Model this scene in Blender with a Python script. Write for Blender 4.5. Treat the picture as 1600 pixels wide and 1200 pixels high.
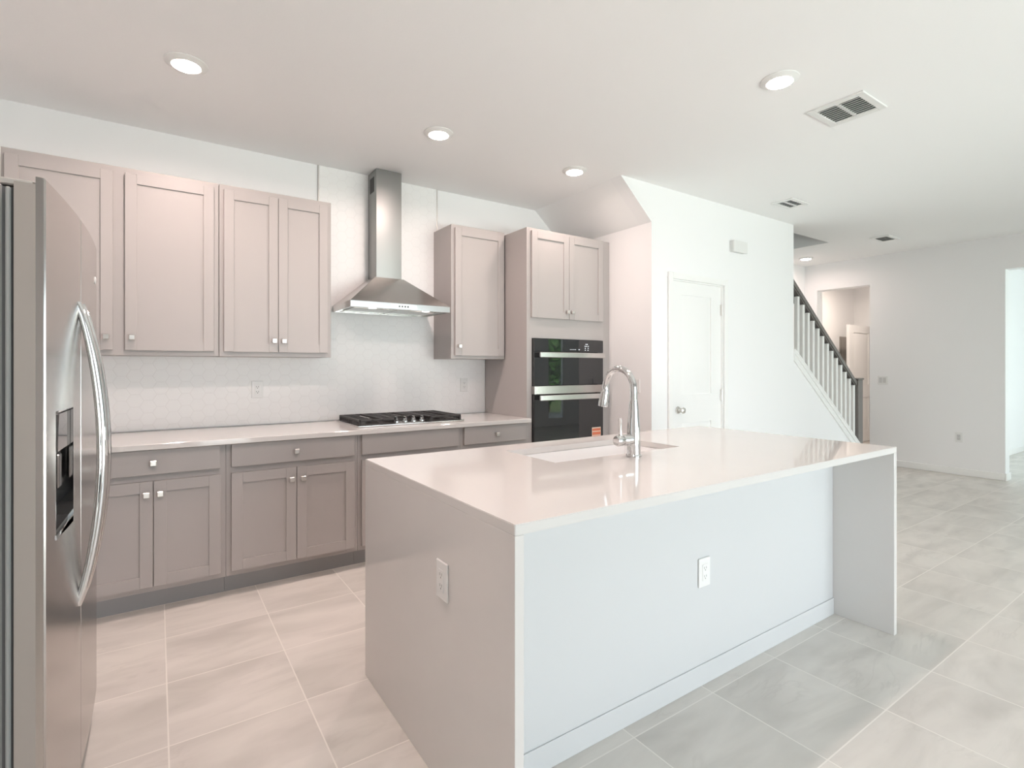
import bpy, bmesh, math
from mathutils import Vector, Matrix

for o in list(bpy.data.objects):
    bpy.data.objects.remove(o)
scene = bpy.context.scene
C = scene.collection

# ---------------------------------------------------------------- camera, light, exposure
F_PX, HORIZON, YAW, CAM_H = 818.7, 574.0, 34.09, 1.303
cam_d = bpy.data.cameras.new('camera')
cam = bpy.data.objects.new('camera', cam_d)
C.objects.link(cam)
cam_d.sensor_fit = 'HORIZONTAL'
cam_d.sensor_width = 36.0
cam_d.lens = F_PX / 1600 * 36.0
cam_d.shift_y = -(600 - HORIZON) / 1600
cam_d.clip_start = 0.02
cam.location = (0, 0, CAM_H)
cam.rotation_euler = (math.radians(90), 0, -math.radians(YAW))
scene.camera = cam

scene.view_settings.view_transform = 'Standard'
scene.view_settings.look = 'None'
scene.view_settings.gamma = 1
scene.view_settings.use_curve_mapping = False
scene.view_settings.exposure = 0.36
scene.cycles.use_denoising = True
scene.cycles.max_bounces = 12
scene.cycles.diffuse_bounces = 8
scene.cycles.glossy_bounces = 5
scene.cycles.sample_clamp_indirect = 6.0
scene.cycles.caustics_reflective = False
scene.cycles.caustics_refractive = False

world = bpy.data.worlds.new('world')
scene.world = world
world.use_nodes = True
world.node_tree.nodes['Background'].inputs[0].default_value = (0.78, 0.89, 1.0, 1)
world.node_tree.nodes['Background'].inputs[1].default_value = 2.0


def area_light(name, loc, rot, sx, sy, power, col, spread=180):
    d = bpy.data.lights.new(name, 'AREA')
    d.shape = 'RECTANGLE'
    d.size, d.size_y, d.energy, d.color = sx, sy, power, col
    d.spread = math.radians(spread)
    o = bpy.data.objects.new(name, d)
    C.objects.link(o)
    o.location, o.rotation_euler = loc, rot
    return o


R90 = math.radians(90)
# daylight through the glass doors in the rear wall (behind the camera), shining to +Y
area_light('daylight_rear', (2.5, -2.58, 1.2), (R90 + math.radians(10), 0, 0), 3.95, 2.3, 46, (0.88, 0.95, 1.0))
area_light('right_side_fill', (6.15, -2.58, 1.35), (R90 + math.radians(15), 0, 0), .8, 1.9, 27, (0.93, 1.0, 0.97))  # fill light at an added window, brightens the far wall and right ceiling
# added area light standing in for patio bounce, lifts the ceiling
area_light('patio_bounce_fill', (1.9, -4.3, 0.03), (R90 + math.radians(55), 0, 0), 6.0, 2.4, 490, (0.98, 0.97, 1.0))
# daylight in the side room seen through the right-hand opening, shining to +Y
area_light('daylight_side_room', (9.9, -1.06, 1.35), (R90, 0, 0), 2.2, 1.9, 62, (0.90, 0.98, 1.0))
sun_d = bpy.data.lights.new('sun', 'SUN')
sun_d.energy, sun_d.angle, sun_d.color = 15.0, 0.01, (1.0, 0.97, 0.92)
sun = bpy.data.objects.new('sun', sun_d)
C.objects.link(sun)
sun.location = (9, 20, 20)
sun.rotation_euler = (math.radians(-42), math.radians(12), 0)      # high sun over the roof, lighting the garden only
LAMP_POWER = 9.6
LAMP_COL = (1.0, 0.79, 0.73)

# ---------------------------------------------------------------- node helpers, materials
def new_mat(name):
    m = bpy.data.materials.new(name)
    m.use_nodes = True
    return m, m.node_tree, m.node_tree.nodes['Principled BSDF']


def mat(name, col, rough=0.5, metal=0.0, spec=0.5, bump=0.0, bscale=200, coat=0.0, var=0.0, vscale=3.0):
    m, nt, b = new_mat(name)
    b.inputs['Base Color'].default_value = (*col, 1)
    b.inputs['Roughness'].default_value = rough
    b.inputs['Metallic'].default_value = metal
    b.inputs['Specular IOR Level'].default_value = spec
    b.inputs['Coat Weight'].default_value = coat
    tc = nt.nodes.new('ShaderNodeTexCoord')
    if bump:
        n = nt.nodes.new('ShaderNodeTexNoise')
        n.inputs['Scale'].default_value = bscale
        n.inputs['Detail'].default_value = 2
        bp = nt.nodes.new('ShaderNodeBump')
        bp.inputs['Strength'].default_value = bump
        bp.inputs['Distance'].default_value = 0.002
        nt.links.new(tc.outputs['Object'], n.inputs['Vector'])
        nt.links.new(n.outputs[0], bp.inputs['Height'])
        nt.links.new(bp.outputs[0], b.inputs['Normal'])
    if var:
        n = nt.nodes.new('ShaderNodeTexNoise')
        n.inputs['Scale'].default_value = vscale
        n.inputs['Detail'].default_value = 3
        mx = nt.nodes.new('ShaderNodeMix')
        mx.data_type = 'RGBA'
        mx.inputs['A'].default_value = (*[c * (1 - var) for c in col], 1)
        mx.inputs['B'].default_value = (*[min(1, c * (1 + var)) for c in col], 1)
        nt.links.new(tc.outputs['Object'], n.inputs['Vector'])
        nt.links.new(n.outputs[0], mx.inputs['Factor'])
        nt.links.new(mx.outputs['Result'], b.inputs['Base Color'])
    return m


def emit_mat(name, col, strength):
    m, nt, b = new_mat(name)
    b.inputs['Base Color'].default_value = (*col, 1)
    b.inputs['Emission Color'].default_value = (*col, 1)
    b.inputs['Emission Strength'].default_value = strength
    return m


def brushed(name, col, rough, axis, streak=0.06):
    """stainless steel with fine brush streaks running across the given axis"""
    m, nt, b = new_mat(name)
    b.inputs['Metallic'].default_value = 1.0
    tc = nt.nodes.new('ShaderNodeTexCoord')
    mp = nt.nodes.new('ShaderNodeMapping')
    sc = [3, 3, 3]
    sc['XYZ'.index(axis)] = 500
    mp.inputs['Scale'].default_value = sc
    n = nt.nodes.new('ShaderNodeTexNoise')
    n.inputs['Scale'].default_value = 1.0
    n.inputs['Detail'].default_value = 2
    nt.links.new(tc.outputs['Object'], mp.inputs['Vector'])
    nt.links.new(mp.outputs[0], n.inputs['Vector'])
    mx = nt.nodes.new('ShaderNodeMix')
    mx.data_type = 'RGBA'
    mx.inputs['A'].default_value = (*[c * (1 - streak) for c in col], 1)
    mx.inputs['B'].default_value = (*[min(1, c * (1 + streak)) for c in col], 1)
    nt.links.new(n.outputs[0], mx.inputs['Factor'])
    nt.links.new(mx.outputs['Result'], b.inputs['Base Color'])
    mr = nt.nodes.new('ShaderNodeMapRange')
    mr.inputs['To Min'].default_value = rough * 0.85
    mr.inputs['To Max'].default_value = rough * 1.15
    nt.links.new(n.outputs[0], mr.inputs['Value'])
    nt.links.new(mr.outputs[0], b.inputs['Roughness'])
    return m


def floor_material():
    m, nt, b = new_mat('marbled_floor_tile')
    L, N = nt.links.new, nt.nodes.new
    tc = N('ShaderNodeTexCoord')
    mp = N('ShaderNodeMapping')
    mp.inputs['Location'].default_value = (-0.032 + 0.4525 * 20, -0.4195 + 0.4335 * 20, 0)
    L(tc.outputs['Object'], mp.inputs['Vector'])
    br = N('ShaderNodeTexBrick')
    br.offset, br.squash = 0.0, 1.0
    br.inputs['Scale'].default_value = 1.0
    br.inputs['Brick Width'].default_value = 0.4525
    br.inputs['Row Height'].default_value = 0.4335
    br.inputs['Mortar Size'].default_value = 0.0026
    br.inputs['Mortar Smooth'].default_value = 0.1
    br.inputs['Color1'].default_value = (0, 0, 0, 1)
    br.inputs['Color2'].default_value = (1, 1, 1, 1)
    br.inputs['Mortar'].default_value = (0.5, 0.5, 0.5, 1)
    L(mp.outputs[0], br.inputs['Vector'])
    rnd = N('ShaderNodeMath'); rnd.operation = 'MULTIPLY'; rnd.inputs[1].default_value = 37.0
    L(br.outputs['Color'], rnd.inputs[0])
    # cloudy marbling, elongated along X
    mp2 = N('ShaderNodeMapping')
    mp2.inputs['Scale'].default_value = (1.6, 5.0, 1)
    mp2.inputs['Rotation'].default_value = (0, 0, 0.25)
    L(tc.outputs['Object'], mp2.inputs['Vector'])
    cl = N('ShaderNodeTexNoise'); cl.noise_dimensions = '4D'
    cl.inputs['Scale'].default_value = 1.1
    cl.inputs['Detail'].default_value = 5
    cl.inputs['Distortion'].default_value = 0.9
    L(mp2.outputs[0], cl.inputs['Vector']); L(rnd.outputs[0], cl.inputs['W'])
    rp = N('ShaderNodeValToRGB')
    e = rp.color_ramp.elements
    e[0].position, e[0].color = 0.30, (0.55, 0.525, 0.49, 1)
    e[1].position, e[1].color = 0.62, (0.70, 0.67, 0.63, 1)
    L(cl.outputs[0], rp.inputs['Fac'])
    # thin veins
    vn = N('ShaderNodeTexNoise'); vn.noise_dimensions = '4D'
    vn.inputs['Scale'].default_value = 0.9
    vn.inputs['Detail'].default_value = 6
    vn.inputs['Distortion'].default_value = 1.6
    L(mp2.outputs[0], vn.inputs['Vector']); L(rnd.outputs[0], vn.inputs['W'])
    s1 = N('ShaderNodeMath'); s1.operation = 'SUBTRACT'; s1.inputs[1].default_value = 0.5
    L(vn.outputs[0], s1.inputs[0])
    s2 = N('ShaderNodeMath'); s2.operation = 'ABSOLUTE'
    L(s1.outputs[0], s2.inputs[0])
    mr = N('ShaderNodeMapRange')
    mr.inputs['From Min'].default_value, mr.inputs['From Max'].default_value = 0.0, 0.022
    mr.inputs['To Min'].default_value, mr.inputs['To Max'].default_value = 0.24, 0.0
    L(s2.outputs[0], mr.inputs['Value'])
    mk = N('ShaderNodeTexNoise'); mk.inputs['Scale'].default_value = 2.3
    L(tc.outputs['Object'], mk.inputs['Vector'])
    mm = N('ShaderNodeMapRange')
    mm.inputs['From Min'].default_value, mm.inputs['From Max'].default_value = 0.48, 0.62
    L(mk.outputs[0], mm.inputs['Value'])
    vm = N('ShaderNodeMath'); vm.operation = 'MULTIPLY'
    L(mr.outputs[0], vm.inputs[0]); L(mm.outputs[0], vm.inputs[1])
    m1 = N('ShaderNodeMix'); m1.data_type = 'RGBA'
    m1.inputs['B'].default_value = (0.44, 0.41, 0.385, 1)
    L(vm.outputs[0], m1.inputs['Factor']); L(rp.outputs[0], m1.inputs['A'])
    m2 = N('ShaderNodeMix'); m2.data_type = 'RGBA'
    m2.inputs['B'].default_value = (0.80, 0.77, 0.725, 1)
    L(br.outputs['Fac'], m2.inputs['Factor']); L(m1.outputs['Result'], m2.inputs['A'])
    L(m2.outputs['Result'], b.inputs['Base Color'])
    b.inputs['Roughness'].default_value = 0.38
    b.inputs['Specular IOR Level'].default_value = 0.35
    inv = N('ShaderNodeMath'); inv.operation = 'SUBTRACT'; inv.inputs[0].default_value = 1.0
    L(br.outputs['Fac'], inv.inputs[1])
    bp = N('ShaderNodeBump'); bp.inputs['Strength'].default_value = 0.3; bp.inputs['Distance'].default_value = 0.001
    L(inv.outputs[0], bp.inputs['Height']); L(bp.outputs[0], b.inputs['Normal'])
    return m


def hex_material(size=0.078):
    """white glossy hexagon mosaic in the XZ plane, grout nearly the same white"""
    m, nt, b = new_mat('white_hex_tile')
    L, N = nt.links.new, nt.nodes.new
    tc = N('ShaderNodeTexCoord')
    sp = N('ShaderNodeSeparateXYZ'); L(tc.outputs['Object'], sp.inputs[0])
    def math_(op, a, c=None):
        n = N('ShaderNodeMath'); n.operation = op
        for i, v in enumerate((a, c)):
            if v is None: continue
            if isinstance(v, (int, float)): n.inputs[i].default_value = v
            else: L(v, n.inputs[i])
        return n.outputs[0]
    px = math_('ADD', math_('DIVIDE', sp.outputs['Z'], size), 50.0)
    py = math_('ADD', math_('DIVIDE', sp.outputs['X'], size), 50.0)
    rx, ry = 1.0, 1.7320508
    def cell(dx, dy):
        x = math_('SUBTRACT', math_('MODULO', math_('ADD', px, dx), rx), rx / 2)
        y = math_('SUBTRACT', math_('MODULO', math_('ADD', py, dy), ry), ry / 2)
        d2 = math_('ADD', math_('MULTIPLY', x, x), math_('MULTIPLY', y, y))
        ax, ay = math_('ABSOLUTE', x), math_('ABSOLUTE', y)
        hd = math_('MAXIMUM', ax, math_('ADD', math_('MULTIPLY', ax, 0.5), math_('MULTIPLY', ay, 0.8660254)))
        return d2, hd
    d1, h1 = cell(0, 0)
    d2, h2 = cell(rx / 2, ry / 2)
    first = math_('LESS_THAN', d1, d2)
    hd = math_('ADD', math_('MULTIPLY', h1, first), math_('MULTIPLY', h2, math_('SUBTRACT', 1.0, first)))
    mr = N('ShaderNodeMapRange')
    mr.inputs['From Min'].default_value, mr.inputs['From Max'].default_value = 0.455, 0.49
    L(hd, mr.inputs['Value'])
    mx = N('ShaderNodeMix'); mx.data_type = 'RGBA'
    mx.inputs['A'].default_value = (0.89, 0.885, 0.88, 1)
    mx.inputs['B'].default_value = (0.855, 0.848, 0.842, 1)
    L(mr.outputs[0], mx.inputs['Factor']); L(mx.outputs['Result'], b.inputs['Base Color'])
    bp = N('ShaderNodeBump'); bp.invert = True
    bp.inputs['Strength'].default_value = 0.3; bp.inputs['Distance'].default_value = 0.002
    L(mr.outputs[0], bp.inputs['Height']); L(bp.outputs[0], b.inputs['Normal'])
    b.inputs['Roughness'].default_value = 0.42
    return m


M = {}
M['floor'] = floor_material()
M['hex'] = hex_material()
M['wall'] = mat('white_wall_paint', (0.88, 0.88, 0.885), 0.85, spec=0.2, bump=0.05, bscale=250)
M['ceiling'] = mat('white_ceiling_paint', (0.90, 0.90, 0.90), 0.95, spec=0.1, bump=0.15, bscale=120)
M['trim'] = mat('white_trim_paint', (0.88, 0.88, 0.87), 0.35)
M['door'] = mat('white_door_paint', (0.88, 0.88, 0.875), 0.4)
M['cab'] = mat('greige_cabinet_paint', (0.425, 0.397, 0.386), 0.42, var=0.015)
M['toe'] = mat('grey_toe_kick_paint', (0.36, 0.36, 0.365), 0.5)
M['quartz'] = mat('white_quartz', (0.66, 0.645, 0.63), 0.06, spec=0.5, var=0.012, vscale=9)
M['panel'] = mat('white_island_paint', (0.61, 0.62, 0.63), 0.5)
M['nickel'] = mat('satin_nickel', (0.78, 0.76, 0.73), 0.28, 1.0)
M['chrome'] = mat('chrome', (0.73, 0.73, 0.73), 0.04, 1.0)
M['steel'] = brushed('brushed_steel', (0.57, 0.55, 0.53), 0.20, 'Z')
M['steel_v'] = brushed('polished_steel', (0.37, 0.375, 0.365), 0.50, 'X', 0.02)
M['steel_bright'] = brushed('bright_brushed_steel', (0.70, 0.695, 0.68), 0.2, 'Z', 0.03)
M['fridge'] = brushed('fridge_steel', (0.50, 0.475, 0.455), 0.21, 'Z', 0.03)
M['fridge_side'] = mat('fridge_side_grey', (0.34, 0.31, 0.285), 0.42, 0.3)
M['fridge_body'] = mat('fridge_cabinet_grey', (0.20, 0.20, 0.195), 0.5, bump=0.1)
M['gasket'] = mat('grey_rubber', (0.07, 0.07, 0.072), 0.6)
M['rubber_pale'] = mat('pale_grey_rubber', (0.27, 0.28, 0.275), 0.5)
M['blackglass'] = mat('black_glass', (0.020, 0.022, 0.024), 0.02, spec=0.9)
M['black'] = mat('black_plastic', (0.02, 0.02, 0.02), 0.4)
M['iron'] = mat('cast_iron', (0.042, 0.038, 0.037), 0.45, bump=0.3, bscale=400)
M['ceramic'] = mat('white_ceramic', (0.86, 0.86, 0.86), 0.12)
M['plastic'] = mat('white_plastic', (0.80, 0.80, 0.79), 0.3)
M['plate_grey'] = mat('pale_grey_plastic', (0.60, 0.60, 0.595), 0.4)
M['slot'] = mat('dark_slot', (0.05, 0.05, 0.05), 0.6)
M['slotlight'] = mat('grey_slot', (0.30, 0.30, 0.30), 0.6)
M['vent_dark'] = mat('duct_shade_grey', (0.13, 0.14, 0.145), 0.7)
M['rail'] = mat('grey_stained_wood', (0.185, 0.17, 0.16), 0.45, var=0.1, vscale=20)
M['rail_dark'] = mat('shaded_fillet_wood', (0.060, 0.055, 0.052), 0.55)
M['baluster'] = mat('white_baluster_paint', (0.80, 0.80, 0.78), 0.4)
M['carpet'] = mat('grey_carpet', (0.45, 0.43, 0.40), 1.0, bump=0.5, bscale=300)
M['lens'] = emit_mat('lamp_diffuser', (1.0, 0.80, 0.70), 28.0)
M['hoodlamp'] = emit_mat('hood_lamp', (1.0, 0.98, 0.95), 3.0)
M['display'] = emit_mat('display_segments', (0.75, 0.8, 0.85), 0.35)
M['sticker_o'] = mat('orange_print', (0.72, 0.20, 0.10), 0.4)
M['sticker_w'] = mat('sticker_paper', (0.80, 0.66, 0.55), 0.5)
M['breaker'] = mat('grey_steel_panel', (0.36, 0.335, 0.31), 0.5)
M['chime_grey'] = mat('chime_side', (0.72, 0.72, 0.71), 0.5)
M['leaf'] = mat('green_leaves', (0.10, 0.24, 0.05), 0.6, var=0.5, vscale=8)
M['leaf2'] = mat('deep_green_leaves', (0.05, 0.13, 0.04), 0.6, var=0.5, vscale=6)
M['bark'] = mat('bark', (0.12, 0.08, 0.05), 0.9)
M['lawn'] = mat('lawn', (0.14, 0.20, 0.08), 0.9, var=0.3, vscale=2)
M['patio'] = mat('patio_concrete', (0.55, 0.53, 0.50), 0.8)
g, nt, b = new_mat('window_glass')
tr = nt.nodes.new('ShaderNodeBsdfTransparent')
tr.inputs[0].default_value = (0.96, 0.98, 0.97, 1)
gl = nt.nodes.new('ShaderNodeBsdfGlossy')
gl.inputs['Roughness'].default_value = 0.0
fz = nt.nodes.new('ShaderNodeFresnel')
fz.inputs['IOR'].default_value = 1.45
ms = nt.nodes.new('ShaderNodeMixShader')
nt.links.new(fz.outputs[0], ms.inputs[0])
nt.links.new(tr.outputs[0], ms.inputs[1])
nt.links.new(gl.outputs[0], ms.inputs[2])
nt.links.new(ms.outputs[0], nt.nodes['Material Output'].inputs['Surface'])
M['glass'] = g

# ---------------------------------------------------------------- mesh builder
ROOT_M = {}


class MB:
    def __init__(self):
        self.bm = bmesh.new()

    def box(self, x0, x1, y0, y1, z0, z1, bev=0.0, seg=1):
        g = bmesh.ops.create_cube(self.bm, size=1.0)
        vs = g['verts']
        for v in vs:
            v.co = Vector(((x0 + x1) / 2 + v.co.x * (x1 - x0), (y0 + y1) / 2 + v.co.y * (y1 - y0),
                           (z0 + z1) / 2 + v.co.z * (z1 - z0)))
        if bev:
            es = list({e for v in vs for e in v.link_edges})
            bmesh.ops.bevel(self.bm, geom=es, offset=bev, segments=seg, affect='EDGES', profile=0.6)
        return self

    def prism(self, pts, axis, a, b_):
        """extrude a polygon; axis 'Y': pts are (x,z); 'X': (y,z); 'Z': (x,y)"""
        def mk(p, t):
            return {'Y': (p[0], t, p[1]), 'X': (t, p[0], p[1]), 'Z': (p[0], p[1], t)}[axis]
        A = [self.bm.verts.new(mk(p, a)) for p in pts]
        B = [self.bm.verts.new(mk(p, b_)) for p in pts]
        fs = [self.bm.faces.new(A), self.bm.faces.new(B[::-1])]
        n = len(pts)
        for i in range(n):
            fs.append(self.bm.faces.new((A[i], B[i], B[(i + 1) % n], A[(i + 1) % n])))
        bmesh.ops.recalc_face_normals(self.bm, faces=fs)
        return self

    def hexa(self, bot, top):
        """solid between two quads"""
        A = [self.bm.verts.new(p) for p in bot]
        B = [self.bm.verts.new(p) for p in top]
        fs = [self.bm.faces.new(A), self.bm.faces.new(B[::-1])]
        for i in range(4):
            fs.append(self.bm.faces.new((A[i], B[i], B[(i + 1) % 4], A[(i + 1) % 4])))
        bmesh.ops.recalc_face_normals(self.bm, faces=fs)
        return self

    def lathe(self, prof, axis='Z', c=(0, 0, 0), n=32):
        """prof: list of (radius, height along axis)"""
        rings, fs = [], []
        c = Vector(c)
        for r, h in prof:
            ring = []
            for i in range(n if r > 1e-6 else 1):
                t = 2 * math.pi * i / n
                a, d = r * math.cos(t), r * math.sin(t)
                p = {'Z': (a, d, h), 'Y': (a, h, d), 'X': (h, a, d)}[axis]
                ring.append(self.bm.verts.new(c + Vector(p)))
            rings.append(ring)
        for p, q in zip(rings, rings[1:]):
            for i in range(n):
                j = (i + 1) % n
                if len(p) == 1 and len(q) == 1: continue
                if len(p) == 1: fs.append(self.bm.faces.new((p[0], q[i], q[j])))
                elif len(q) == 1: fs.append(self.bm.faces.new((p[i], q[0], p[j])))
                else: fs.append(self.bm.faces.new((p[i], q[i], q[j], p[j])))
        bmesh.ops.recalc_face_normals(self.bm, faces=fs)
        return self

    def tube(self, path, radii, n=20, squash=None):
        path = [Vector(p) for p in path]
        if not hasattr(radii, '__len__'): radii = [radii] * len(path)
        rings, fs, up = [], [], None
        for i, p in enumerate(path):
            t = (path[min(i + 1, len(path) - 1)] - path[max(i - 1, 0)]).normalized()
            if up is None:
                up = Vector((1, 0, 0)) if abs(t.x) < 0.9 else Vector((0, 1, 0))
            up = (up - t * up.dot(t)).normalized()
            s = t.cross(up)
            ra, rb = (radii[i], radii[i]) if squash is None else (radii[i] * squash[0], radii[i] * squash[1])
            rings.append([self.bm.verts.new(p + up * ra * math.cos(2 * math.pi * k / n) + s * rb * math.sin(2 * math.pi * k / n)) for k in range(n)])
        for p, q in zip(rings, rings[1:]):
            for i in range(n):
                fs.append(self.bm.faces.new((p[i], p[(i + 1) % n], q[(i + 1) % n], q[i])))
        fs.append(self.bm.faces.new(rings[0]))
        fs.append(self.bm.faces.new(rings[-1][::-1]))
        bmesh.ops.recalc_face_normals(self.bm, faces=fs)
        return self

    def build(self, name, material, parent=None, local=False, smooth=35):
        """local=True: vertices already in the root's own space; otherwise world space"""
        me = bpy.data.meshes.new(name)
        if parent is not None and not local:
            self.bm.transform(ROOT_M[parent].inverted())
        self.bm.to_mesh(me)
        self.bm.free()
        me.materials.append(material if not isinstance(material, str) else M[material])
        if smooth:
            for p in me.polygons: p.use_smooth = True
            me.set_sharp_from_angle(angle=math.radians(smooth))
        o = bpy.data.objects.new(name, me)
        C.objects.link(o)
        if parent is not None:
            o.parent = parent
            ROOT_M[o] = ROOT_M[parent]
        else:
            ROOT_M[o] = Matrix()
        return o


def bx(name, material, dims, parent=None, bev=0.0, local=False, seg=1):
    return MB().box(*dims, bev=bev, seg=seg).build(name, material, parent, local)


def thing(name, label, cat, loc=(0, 0, 0), rz=0.0, group=None):
    o = bpy.data.objects.new(name, None)
    o.empty_display_size = 0.1
    C.objects.link(o)
    o.location = loc
    o.rotation_euler = (0, 0, rz)
    ROOT_M[o] = Matrix.Translation(loc) @ Matrix.Rotation(rz, 4, 'Z')
    return tag(o, label, cat, group)


def tag(o, label, cat, group=None):
    o['label'], o['category'] = label, cat
    if group: o['group'] = group
    return o


def struct(o, label=None, cat=None):
    o['kind'] = 'structure'
    if label: o['label'] = label
    if cat: o['category'] = cat
    return o


def dup(root, loc, label, group=None, rz=None):
    r = root.copy(); C.objects.link(r); r.location = loc
    if rz is not None: r.rotation_euler = (0, 0, rz)
    r['label'] = label
    if group: r['group'] = group
    for ch in list(root.children):
        c = ch.copy(); C.objects.link(c); c.parent = r
        for gch in list(ch.children):
            d = gch.copy(); C.objects.link(d); d.parent = c
    return r


# ---------------------------------------------------------------- the setting
CZ = 2.812          # ceiling
YB = 4.05           # kitchen back wall face
YD = 2.925          # face of the wall with the pantry door
XS = 3.365          # side wall of the oven niche
XF = 8.05           # far wall face
XL, YR = -1.06, -2.4
X0, X1, Y0, Y1 = XL, XF, YR, YB

struct(bx('floor', 'floor', (-1.3, 12.2, -2.55, 5.0, -0.1, 0.0)), 'large square marbled greige tiles with pale grout lines', 'floor')

# ceiling with the stair well left open (x 3.4..6.72, y 3.12..4.05)
WX0, WX1, WY0 = 3.2, 6.72, 3.10
cl = MB()
cl.box(-1.3, WX0, -2.55, 4.2, CZ, CZ + .12)
cl.box(WX1, 12.2, -2.55, 5.0, CZ, CZ + .12)
cl.box(WX0, WX1, -2.55, WY0, CZ, CZ + .12)
cl.box(WX0, WX1, YB, 4.2, CZ, CZ + .12)
# the well above the ceiling
cl.box(WX0 - .1, WX0, WY0 - .1, 4.2, CZ + .12, 4.4)
cl.box(WX1, WX1 + .1, WY0 - .1, 4.2, CZ + .12, 4.4)
cl.box(WX0, WX1, WY0 - .1, WY0, CZ + .12, 4.4)
cl.box(WX0, WX1, YB, 4.2, CZ + .12, 4.4)
cl.box(WX0 - .1, WX1 + .1, WY0 - .1, 4.2, 4.4, 4.5)
struct(cl.build('ceiling', 'ceiling', smooth=0), 'flat white ceiling with an open stair well beyond the pantry wall', 'ceiling')

struct(bx('wall_back', 'wall', (-1.3, XF, YB, YB + .12, 0, CZ)), 'white back wall behind the kitchen cabinets', 'wall')
struct(bx('wall_left', 'wall', (XL - .12, XL, -2.55, YB, 0, CZ)), 'white wall behind the refrigerator', 'wall')

# tiled backsplash: low strip plus the full-height field behind the hood
bs = MB()
bs.prism([(-1.0, 0.905), (2.44, 0.905), (2.44, 1.40), (1.962, 1.40), (1.962, CZ - .001), (0.998, CZ - .001), (0.998, 1.40), (-1.0, 1.40)], 'Y', YB - .008, YB - .0005)
struct(bs.build('wall_backsplash', 'hex', smooth=0), 'white glossy hexagon tile behind counter, full height behind hood', 'backsplash')
for i, x in enumerate((0.990, 1.962)):
    struct(bx('trim_%d' % (i + 1), 'nickel', (x, x + .008, YB - .010, YB - .0005, 1.45, CZ - .001)), 'thin metal edge strip beside the hexagon tile', 'trim')

# pantry wall: full-height part with door opening, sloped cut at left, half wall under the stair rail
DX0, DX1, DZ = 3.612, 4.345, 2.06
SL = 1.077 / 1.445
XE, ZE = 5.582, 1.479     # right end of the full-height wall, top of half wall there
XN = 7.19                 # newel
def zst(x): return ZE - (x - XE) * SL
pw = MB()
T = 0.12
pw.box(XS, DX0, YD, YD + T, 0, 2.50)
pw.box(DX1, XE, YD, YD + T, 0, 2.50)
pw.box(DX0, DX1, YD, YD + T, DZ, 2.50)
pw.prism([(3.010, CZ), (XS, 2.50), (XE, 2.50), (XE, CZ)], 'Y', YD, YD + T)
pw.prism([(XE, 0), (XN + .1, 0), (XN + .1, zst(XN + .1)), (XE, ZE)], 'Y', YD + .004, YD + T - .004)
struct(pw.build('wall_pantry', 'wall', smooth=0), 'bright white wall with the pantry door, cut by stair slope', 'wall')
# niche side wall under the sloping soffit
struct(bx('wall_niche', 'wall', (XS, XS + .1, YD + T, YB, 0, 2.52)), 'warm-lit white side wall beside the oven cabinet', 'wall')
sf = MB()
sf.prism([(3.010, CZ), (XS, 2.50), (XS + .1, 2.50), (XS + .1, CZ)], 'Y', YD + T, YB)
struct(sf.build('ceiling_slope', 'ceiling', smooth=0), 'sloped white soffit under the stairs above the oven cabinet', 'ceiling')
# skirt trim along the slope
st = MB()
w = .105
st.prism([(XE - .002, ZE), (XN + .1, zst(XN + .1)), (XN + .1, zst(XN + .1) - w), (XE - .002, ZE - w)], 'Y', YD - .012, YD + .004)
st.prism([(XE - .002, ZE), (XN + .1, zst(XN + .1)), (XN + .1, zst(XN + .1) - w * .38), (XE - .002, ZE - w * .38)], 'Y', YD - .022, YD - .012)
st.prism([(XE - .002, ZE + .018), (XN + .1, zst(XN + .1) + .018), (XN + .1, zst(XN + .1)), (XE - .002, ZE)], 'Y', YD - .026, YD + T + .02)
struct(st.build('trim_3', 'trim', smooth=0), 'white moulded skirt board sloping under the stair balusters', 'trim')

# stairs rising to the left behind the pantry wall
sr = MB()
run, nst, xb = 0.2505, 15, 7.66
rise = run * SL
for i in range(nst):
    xa = xb - run * (i + 1)
    zt = rise * (i + 1)
    sr.box(xa, xb - run * i + .02, YD + T + .022, YB - .002, max(zt - rise - .30, 0.0) if i > 1 else 0, zt)
struct(sr.build('stairs', 'carpet', smooth=0), 'carpeted stairs rising behind the half wall', 'stairs')

# far wall with two openings
H1 = 2.43
D1a, D1b = 3.185, 3.875       # doorway beside the stairs
D2a, D2b = 0.25, 1.805        # wide opening at the right
fw = MB()
FT = 0.16
fw.box(XF, XF + FT, D1b, YB + .4, 0, CZ)
fw.box(XF, XF + FT, D1a, D1b, H1, CZ)
fw.box(XF, XF + FT, D2b, D1a, 0, CZ)
fw.box(XF, XF + FT, D2a, D2b, H1, CZ)
fw.box(XF, XF + FT, -2.55, D2a, 0, CZ)
struct(fw.build('wall_far', 'wall', smooth=0), 'white far wall with doorway beside stairs and opening at right', 'wall')
bb = MB()
bb.box(XF - .016, XF - .0005, D2b + .0, D1a, 0, .085, bev=.005)
bb.box(XF - .016, XF + FT, D2b - .016, D2b - .0005, 0, .085, bev=.005)
struct(bb.build('baseboard_far', 'trim'), 'white baseboard along the far wall', 'baseboard')

pb = MB()
pb.box(XS, DX0 - .052, YD - .014, YD - .0005, 0, .085, bev=.004)
pb.box(DX1 + .052, XN + .09, YD - .014, YD - .0005, 0, .085, bev=.004)
struct(pb.build('baseboard_pantry', 'trim'), 'white baseboard along the pantry wall', 'baseboard')

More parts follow.
